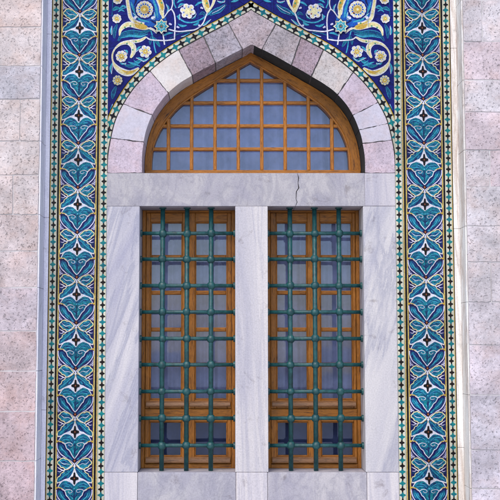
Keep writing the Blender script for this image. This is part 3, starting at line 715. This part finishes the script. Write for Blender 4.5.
# ------------------------------------------------------------------ joinery
YF = 0.35     # face of the outer frames
def W(px, py=330.0, Y=YF): return P(px, py, Y)[0]
def H(py, Y=YF): return P(250, py, Y)[1]
def bar(bm, x0, x1, z0, z1, yf, yb, ch, mi=0):
    """moulded member: flat face with chamfers running back"""
    vs = []
    for y, c in ((yf, ch), (yf + ch * 0.8, 0.0), (yb, 0.0)):
        vs.append([bm.verts.new(p) for p in ((x0 + c, y, z0 + c), (x1 - c, y, z0 + c), (x1 - c, y, z1 - c), (x0 + c, y, z1 - c))])
    bm.faces.new(vs[0]).material_index = mi
    for a, b in zip(vs, vs[1:]):
        for i in range(4):
            bm.faces.new((a[i], b[i], b[(i + 1) % 4], a[(i + 1) % 4])).material_index = mi
    bm.faces.new(vs[2][::-1]).material_index = mi
def casement_window(OL, OR, cols, label, glabel):
    """OL/OR: reveal faces; cols: photo x of the four glass edges"""
    t = thing('casement_window', label, 'window', ((OL + OR) / 2, YF, ZSI), 'barred lower windows')
    zt, zb = ZLB, ZSI
    g = [W(c) for c in cols]; xm = (g[1] + g[2]) / 2
    V, Hh = 0, 1
    zh = H(212.5); z_tr1, z_tr0 = H(409), H(417.5)
    bm = bmesh.new(); fw = 0.036
    bar(bm, OL, OL + fw, zb, zt, YF, YF + 0.12, 0.005, V); bar(bm, OR - fw, OR, zb, zt, YF, YF + 0.12, 0.005, V)
    bar(bm, OL + fw + 0.001, OR - fw - 0.001, zh, zt, YF + 0.002, YF + 0.12, 0.005, Hh)
    bar(bm, OL + fw + 0.001, OR - fw - 0.001, z_tr0, z_tr1, YF - 0.004, YF + 0.12, 0.006, Hh)
    bar(bm, OL + fw + 0.001, OR - fw - 0.001, zb, H(464), YF + 0.003, YF + 0.12, 0.005, Hh)
    finish('frame', bm, ['wood_v', 'wood_h'], t)
    def sash(x0, x1, z0, z1, gx0, gx1, gz0, gz1, bars, drip):
        yb = YF + 0.09; y = YF + 0.008
        x0 += 0.0035; x1 -= 0.0035; z0 += 0.003; z1 -= 0.004
        bm = bmesh.new()
        # stepped stiles and rails: outer flat, inner bead a little lower
        bd = 0.012
        bar(bm, x0, gx0 - bd, z0, z1, y, yb, 0.004, V); bar(bm, gx1 + bd, x1, z0, z1, y, yb, 0.004, V)
        bar(bm, gx0 - bd + 0.001, gx1 + bd - 0.001, gz1 + bd, z1, y + 0.001, yb, 0.004, Hh); bar(bm, gx0 - bd + 0.001, gx1 + bd - 0.001, z0, gz0 - bd, y + 0.001, yb, 0.004, Hh)
        for a in ((gx0 - bd + 0.001, gx0, gz0 - bd + 0.001, gz1 + bd - 0.001), (gx1, gx1 + bd - 0.001, gz0 - bd + 0.001, gz1 + bd - 0.001)): bar(bm, *a, y + 0.016, yb - 0.002, 0.003, V)
        for a in ((gx0 + 0.001, gx1 - 0.001, gz1, gz1 + bd - 0.001), (gx0 + 0.001, gx1 - 0.001, gz0 - bd + 0.001, gz0)): bar(bm, *a, y + 0.017, yb - 0.003, 0.003, Hh)
        for zc in bars: bar(bm, gx0 + 0.001, gx1 - 0.001, zc - 0.021, zc + 0.021, y + 0.012, yb - 0.004, 0.009, Hh)
        s = finish('sash', bm, ['wood_v', 'wood_h'], t)
        bm = bmesh.new(); 
        zz = [gz0 - 0.004] + sorted(bars) + [gz1 + 0.004]
        for a_, b_ in zip(zz, zz[1:]):
            n0 = len(bm.verts); box(bm, gx0 - 0.004, gx1 + 0.004, y + 0.045, y + 0.049, a_ + 0.001, b_ - 0.001); bm.verts.ensure_lookup_table()
            tx, tz = random.uniform(-.012, .012), random.uniform(-.014, .014)
            for q in bm.verts[n0:]: q.co.y += (q.co.x - (gx0 + gx1) / 2) * tx + (q.co.z - (a_ + b_) / 2) * tz
        finish('pane', bm, ['glass'], s)
        bm = bmesh.new(); a, b_ = drip     # drip mould: quarter-round over the bottom rail
        prof = [(y - 0.034, b_), (y - 0.036, b_ + 0.012), (y - 0.026, a - 0.014), (y - 0.004, a), (y - 0.0006, a), (y - 0.0006, b_)]
        L = [bm.verts.new((x0 + 0.012, p, q)) for p, q in prof]; R = [bm.verts.new((x1 - 0.012, p, q)) for p, q in prof]
        bm.faces.new(L[::-1]); bm.faces.new(R)
        for i in range(len(prof)): bm.faces.new((L[i], L[(i + 1) % 6], R[(i + 1) % 6], R[i]))
        bmesh.ops.recalc_face_normals(bm, faces=bm.faces)
        finish('drip_mould', bm, ['wood_drip'], s)
    ub = [H(p) for p in (256.8, 292.6, 329.5, 364.8)]
    for (x0, x1, a, b_) in ((OL + fw, xm, g[0], g[1]), (xm, OR - fw, g[2], g[3])):
        sash(x0, x1, z_tr1, zh, a, b_, H(398.5), H(223), ub, (H(401.2), H(406.3)))
        sash(x0, x1, H(464), z_tr0, a, b_, H(455.5), H(423), [], (H(457), H(462.6)))
    return t
casement_window(OL0, OL1, (150.9, 180.9, 196, 226.2), 'left brown wooden casement window behind green iron bars', '')
casement_window(OR0, OR1, (277.6, 306.7, 321.6, 352), 'right brown wooden casement window behind green iron bars', '')

# fanlight
fan = thing('fanlight_window', 'pointed-arch brown wooden fanlight with a grid of small square panes', 'window', (AX, YF, ZS))
yA = 0.33
outer = INL + INR[:-1][::-1]
inl_px = [(151.6, 172.2), (152.2, 158), (154.6, 144.5), (160.4, 131), (168.4, 119.5), (178.6, 107.8), (194, 96.2), (213, 84.2), (236, 70.2), (246.5, 64.2), (250.2, 62.0)]
il = cr([P(x, y, YF) for x, y in inl_px], 8); cxw = P(250.2, 120, YF)[0]
inner = il + [(2 * cxw - x, z) for x, z in il[:-1]][::-1]
bm = bmesh.new()
def resample(L, n):
    d = [0]
    for a, b in zip(L, L[1:]): d.append(d[-1] + hypot(a[0] - b[0], a[1] - b[1]))
    out = []; j = 0
    for i in range(n + 1):
        s_ = d[-1] * i / n
        while j < len(L) - 2 and d[j + 1] < s_: j += 1
        f = (s_ - d[j]) / max(1e-9, d[j + 1] - d[j]); out.append(Vector((L[j][0] + (L[j + 1][0] - L[j][0]) * f, L[j][1] + (L[j + 1][1] - L[j][1]) * f)))
    return out
R0 = resample(INL, 40) + resample(INR[::-1], 40)[1:]
ilr = [(2 * cxw - x, z) for x, z in il]
R3 = resample(il, 40) + resample(ilr[::-1], 40)[1:]
gl_ = bm.verts.layers.float_vector.new('grain'); rows = []
for f_, y in ((0.0, 0.46), (0.0, yA), (0.80, yA), (0.86, yA + 0.012), (0.97, yA + 0.014), (1.0, yA + 0.03), (1.0, 0.46)):
    rows.append([bm.verts.new((a.x + (b.x - a.x) * f_, y, a.y + (b.y - a.y) * f_)) for a, b in zip(R0, R3)])
for k_, row in enumerate(rows):
    for i, q in enumerate(row): q[gl_] = (i * 0.042, q.co.y, (0, 0, .12, .135, .15, .16, .16)[k_] + 0.0)
for a, b in zip(rows, rows[1:]):
    for i in range(len(R0) - 1): bm.faces.new((a[i], b[i], b[i + 1], a[i + 1]))
bmesh.ops.recalc_face_normals(bm, faces=bm.faces)
finish('arched_frame', bm, ['wood_arch'], fan)
zbot = P(250, 170.4, YF)[1]
bm = bmesh.new(); bar(bm, INL[0][0], INR[0][0], ZS + 0.0005, zbot, yA - 0.006, 0.44, 0.008); finish('bottom_rail', bm, ['wood_h'], fan)
def zin(x):
    for a, b in zip(inner, inner[1:]):
        if a[0] <= x <= b[0]: return a[1] + (b[1] - a[1]) * (x - a[0]) / max(1e-9, b[0] - a[0])
    return zbot
def xin(z):
    xl = xr = None
    for a, b in zip(inner, inner[1:]):
        if (a[1] - z) * (b[1] - z) <= 0 and a[1] != b[1]:
            x = a[0] + (b[0] - a[0]) * (z - a[1]) / (b[1] - a[1])
            if xl is None: xl = x
            xr = x
    return xl, xr
vx = [P(x, 130, YF)[0] for x in (168.4, 191.6, 215, 238.3, 261.8, 285.2, 308.6, 332)]
bw = 0.0178
for x in vx:
    bm = bmesh.new(); bar(bm, x - bw, x + bw, zbot, min(zin(x - bw), zin(x + bw)) + 0.035, yA + 0.018, 0.40, 0.008); finish('glazing_bar', bm, ['bar_v'], fan)
for py in (80.3, 102.7, 125.8, 149):
    z = P(250, py, YF)[1]; a, b = xin(z)
    cuts = [a - 0.03] + [x for x in vx if a + 0.01 < x < b - 0.01] + [b + 0.03]
    bm = bmesh.new()
    for i in range(len(cuts) - 1):
        l = cuts[i] + (bw - 0.004 if i else 0); r = cuts[i + 1] - (bw - 0.004 if i < len(cuts) - 2 else 0)
        bar(bm, l, r, z - bw, z + bw, yA + 0.0195, 0.398, 0.008)
    finish('glazing_bar', bm, ['bar_h'], fan)
bm = bmesh.new(); prism(bm, [(x, z) for x, z in inner], 0.405, 0.409); finish('pane', bm, ['glass'], fan)

# ------------------------------------------------------------------ curtains and the dark room
def curtain(x0, x1, z0, z1, y, label, wave, mat='curtain', amp=1.0, kind='curtain'):
    bm = bmesh.new(); n = 120; prev = None
    for i in range(n + 1):
        x = x0 + (x1 - x0) * i / n; yy = y + amp * (0.016 * sin(x * wave + 0.8 * sin(x * 7)) + 0.007 * sin(x * wave * 2.3 + 1))
        c_ = [bm.verts.new((x, yy, z0)), bm.verts.new((x, yy, z1)), bm.verts.new((x, yy + 0.004, z1)), bm.verts.new((x, yy + 0.004, z0))]
        if prev:
            for k in range(4): bm.faces.new((prev[k], c_[k], c_[(k + 1) % 4], prev[(k + 1) % 4]))
        else: bm.faces.new(c_)
        prev = c_
    bm.faces.new(prev[::-1]); bmesh.ops.recalc_face_normals(bm, faces=bm.faces)
    o = finish(kind, bm, [mat], smooth=False)
    o['label'] = label; o['category'] = kind; o['group'] = kind + 's behind the glass'
zc0 = H(403)
curtain(OL0 - 0.02, OL1 + 0.02, zc0, ZLB + 0.01, 0.56, 'blue-grey curtain behind the upper panes of the left barred window', 40)
curtain(OR0 - 0.02, OR1 + 0.02, zc0, ZLB + 0.01, 0.56, 'blue-grey curtain behind the upper panes of the right barred window', 37)
curtain(INL[0][0] - 0.02, INR[0][0] + 0.02, ZS, 3.1, 0.56, 'blue-grey curtain behind the arched fanlight panes', 24)
curtain(OL0 - 0.02, OL1 + 0.02, ZSI - 0.01, zc0 - 0.004, 0.57, 'dark navy blind added for room gloom behind the lowest panes of the left barred window', 9, 'backing', 0.3, 'backing')  # sheet added to give the low panes the dark tone of the room
curtain(OR0 - 0.02, OR1 + 0.02, ZSI - 0.01, zc0 - 0.004, 0.57, 'dark navy blind added for room gloom behind the lowest panes of the right barred window', 9, 'backing', 0.3, 'backing')
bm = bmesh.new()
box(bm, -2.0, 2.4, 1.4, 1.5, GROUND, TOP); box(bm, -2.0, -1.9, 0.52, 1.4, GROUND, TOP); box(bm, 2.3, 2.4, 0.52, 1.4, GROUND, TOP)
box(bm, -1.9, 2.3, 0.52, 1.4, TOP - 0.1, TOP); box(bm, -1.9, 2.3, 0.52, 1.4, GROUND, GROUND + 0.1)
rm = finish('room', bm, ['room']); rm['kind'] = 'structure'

# ------------------------------------------------------------------ iron grilles
YG = 0.135
def tube(bm, a, b, r, n=12, ends=True):
    a, b = Vector(a), Vector(b); d = (b - a).normalized(); up = Vector((0, 1, 0)); s_ = d.cross(up).normalized(); rings = []
    for p in (a, b): rings.append([bm.verts.new(p + (s_ * cos(2 * pi * i / n) + up * sin(2 * pi * i / n)) * r) for i in range(n)])
    for i in range(n): bm.faces.new((rings[0][i], rings[1][i], rings[1][(i + 1) % n], rings[0][(i + 1) % n]))
    if ends: bm.faces.new(rings[0][::-1]); bm.faces.new(rings[1])
    bmesh.ops.recalc_face_normals(bm, faces=bm.faces)
zg = [P(187, y, YG)[1] for y in (233.4, 259.2, 285.7, 312.1, 338.6, 364.7, 391.5, 418.2, 445.5)]
def knob_mesh():
    bm = bmesh.new(); bmesh.ops.create_uvsphere(bm, u_segments=12, v_segments=8, radius=0.0435)
    for v in bm.verts: v.co.y *= 0.95
    # a faceted, cushion-like boss: flatten it towards a rounded octagon
    for v in bm.verts:
        m_ = max(abs(v.co.x), abs(v.co.z), (abs(v.co.x) + abs(v.co.z)) / 1.32); r_ = hypot(v.co.x, v.co.z)
        if r_ > 1e-5:
            k_ = 0.55 + 0.45 * (r_ / m_) ** -1 if m_ else 1
            v.co.x *= k_; v.co.z *= k_
    me = bpy.data.meshes.new('knob'); bm.to_mesh(me); bm.free(); me.materials.append(M['iron'])
    for p in me.polygons: p.use_smooth = True
    return me
KN = knob_mesh()
def grille(OL, OR, xs_, label):
    t = thing('iron_grille', label, 'window grille', ((OL + OR) / 2, YG, ZSI), 'green iron window grilles')
    for x in xs_:
        bm = bmesh.new(); tube(bm, (x, YG, ZSI - 0.02), (x, YG, ZLB + 0.02), 0.0235, 14)
        u = finish('upright', bm, ['iron'], t, smooth=True)
        bm = bmesh.new()
        tube(bm, (x, YG, ZLB - 0.012), (x, YG, ZLB + 0.01), 0.036, 14); finish('collar', bm, ['iron'], u, smooth=False)
    for z in zg:
        bm = bmesh.new(); tube(bm, (OL - 0.02, YG, z), (OR + 0.02, YG, z), 0.0188, 14); cb = finish('crossbar', bm, ['iron'], t, smooth=True)
        for e, s_ in ((OL, 1), (OR, -1)):
            bm = bmesh.new(); tube(bm, (e - s_ * 0.01, YG, z), (e + s_ * 0.018, YG, z), 0.034, 14); finish('collar', bm, ['iron'], cb)
    for x in xs_:
        for z in zg:
            k = link('knob', KN, t); k.location = Vector((x + random.uniform(-.003, .003), YG + random.uniform(-.003, .003), z + random.uniform(-.003, .003))) - t.location; k.scale = (random.uniform(.94, 1.06), 1, random.uniform(.92, 1.06))
            k.rotation_euler = (random.uniform(-.1, .1), random.uniform(-.5, .5), 0)
grille(OL0, OL1, (-0.684, -0.437, -0.192), 'left green-painted iron grille of knobbed bars')
grille(OR0, OR1, (0.6095, 0.860, 1.1075), 'right green-painted iron grille of knobbed bars')

# ------------------------------------------------------------------ ashlar piers in front on both sides
YW = -0.26
def pier(sx, xe_, courses, px_edge, label, tints, verts, slabmat, slabtint, slabname):
    base = thing('stone_pier', label, 'stone wall', (xe_, YW, GROUND))
    bm = bmesh.new(); lay = bm.verts.layers.float_color.new('tint')
    zs = sorted([P(px_edge, y, YW)[1] for y in courses])
    while zs[0] > GROUND + 0.15: zs.insert(0, max(GROUND, zs[0] - random.uniform(0.34, 0.46)))
    zs[0] = GROUND
    while zs[-1] < TOP - 0.15: zs.append(min(TOP, zs[-1] + random.uniform(0.32, 0.44)))
    zs[-1] = TOP
    th = 0.014
    for i in range(len(zs) - 1):
        zm = (zs[i] + zs[i + 1]) / 2
        x = 0.0; cuts = [0.0]
        v = [abs(P(px, py, YW)[0] - xe_) for px, py in verts if zs[i] < P(px, py, YW)[1] < zs[i + 1]]
        cuts += v
        if not v: cuts.append(random.uniform(0.55, 0.95))
        while cuts[-1] < 5: cuts.append(cuts[-1] + random.uniform(0.45, 0.95))
        for a, b in zip(cuts, cuts[1:]):
            n0 = len(bm.verts)
            xa, xb = xe_ + sx * (a + (th if a == 0 else 0)), xe_ + sx * b
            xa, xb = min(xa, xb), max(xa, xb); j = 0.0052
            if a < 1.7:
                q_ = [(xa + j, zs[i] + j), (xb - j, zs[i] + j), (xb - j, zs[i + 1] - j), (xa + j, zs[i + 1] - j)]
                ol = []
                for u_, v_ in zip(q_, q_[1:] + q_[:1]): ol += [u_] + jag(u_, v_, 9, 0.0034)
                prism(bm, ol, YW + random.uniform(-0.004, 0.004), 0.3, 0, 0.008)
            else: box(bm, xa + j, xb - j, YW + random.uniform(-0.004, 0.004), 0.3, zs[i] + j, zs[i + 1] - j, 0, 0.009, 2)
            c_ = tints(zm, a); r = random.uniform(-0.035, 0.035)
            bm.verts.ensure_lookup_table()
            for q in bm.verts[n0:]: q[lay] = (c_[0] + r + random.uniform(0, .02), c_[1] + r, c_[2] + r, 1)
    box(bm, *sorted((xe_ + sx * (th + 0.002), xe_ + sx * 6.0)), YW + 0.0055, 0.29, GROUND, TOP - 0.001, 1)
    finish('ashlar_wall', bm, ['stone', 'pale_mortar'], base)
    bm = bmesh.new(); zc = sorted([zs[k] for k in range(0, len(zs), 2)] + [TOP]); zc[0] = GROUND
    for a, b in zip(zc, zc[1:]):
        if b - a < 0.02: continue
        box(bm, *sorted((xe_, xe_ + sx * th)), YW + 0.004, 0.04, a + 0.0015, b - 0.0015, 0, 0.003, 1)
    finish(slabname, bm, [slabmat], base, slabtint)
    xb = (CL - 0.2872) if sx < 0 else (CR_ + 0.2872)
    bm = bmesh.new(); zc2 = [GROUND] + [zs[k] for k in range(3, len(zs) - 1, 5)] + [TOP]
    for a, b in zip(zc2, zc2[1:]): box(bm, *sorted((xb, xe_ - sx * 0.001)), -0.012, 0.06, a + 0.001, b - 0.001, 0, 0.005, 2)
    finish('marble_fillet', bm, [slabmat], base, slabtint)
zl = [27, 66, 99, 141, 175, 214.5, 251, 287.5, 331, 371, 411.5, 461]
zr = [41.5, 80, 112, 150, 187, 226, 262, 302, 345, 395, 450]
def tintL(z, a):
    h = random.random(); f = max(0, min(1, (1.6 - z) / 3.0))
    top = (0.66, 0.60, 0.575); low = (0.60, 0.475, 0.495)
    if h < 0.2: top = (0.59, 0.58, 0.61)
    elif h > 0.75: top = (0.66, 0.57, 0.53)
    return tuple(p + (q - p) * f for p, q in zip(top, low))
def tintR(z, a):
    h = random.random()
    c_ = (0.68, 0.645, 0.655) if h < 0.6 else ((0.68, 0.59, 0.61) if h < 0.85 else (0.71, 0.68, 0.65))
    f = max(0, min(1, (0.6 - z) / 1.6)); low = (0.63, 0.60, 0.65)
    return tuple(p + (q - p) * f for p, q in zip(c_, low))
XPL = (P(42.2, 50, YW)[0] + P(36.4, 460, YW)[0]) / 2; XPR = (P(462.2, 50, YW)[0] + P(469.6, 460, YW)[0]) / 2
pier(-1, XPL, zl, 20, 'pink and white pitted stone wall on the left with blue-grey marble return', tintL, [(20, 120), (13, 195)], 'cool_slab', (1.02, .95, .87), 'marble_return')
pier(1, XPR, zr, 480, 'lilac-grey pitted stone wall on the right with warm white marble return', tintR, [(482, 20), (491, 282), (490, 170)], 'warm_slab', (1, 1, 1), 'marble_return')

# ------------------------------------------------------------------ camera, light
cam = bpy.data.cameras.new('camera'); co = bpy.data.objects.new('camera', cam); COL.objects.link(co); C.camera = co
co.location = (0, -D, 0); co.rotation_euler = (pi / 2 + TH, 0, 0)
cam.sensor_width = 36; cam.lens = 36 * F / 500; cam.shift_x = (250 - X0) / 500; cam.clip_end = 1000
w = bpy.data.worlds.new('World'); C.world = w; w.use_nodes = True
nt = w.node_tree; sky = nt.nodes.new('ShaderNodeTexSky'); sky.sky_type = 'NISHITA'; sky.sun_disc = False
EL, AZ = radians(50), radians(-22)     # azimuth measured from straight in front of the wall, negative = left
sky.sun_elevation = EL
d = Vector((sin(AZ) * cos(EL), -cos(AZ) * cos(EL), sin(EL)))     # towards the sun
sky.sun_rotation = atan2(d.x, d.y)
bg = nt.nodes['Background']; bg.inputs[1].default_value = 0.15; nt.links.new(sky.outputs[0], bg.inputs[0])
s = bpy.data.lights.new('sun', 'SUN'); s.energy = 1.5; s.angle = radians(35); s.color = (1, 0.93, 0.84)
so = bpy.data.objects.new('sun', s); COL.objects.link(so); so.rotation_euler = d.to_track_quat('Z', 'Y').to_euler(); so.location = (0, -6, 8)
C.view_settings.view_transform = 'Standard'; C.view_settings.look = 'None'; C.view_settings.gamma = 1; C.view_settings.use_curve_mapping = False
C.view_settings.exposure = 0.68
C.render.engine = 'CYCLES'; C.cycles.max_bounces = 8; C.cycles.transparent_max_bounces = 16
try: C.cycles.use_denoising = True
except Exception: pass
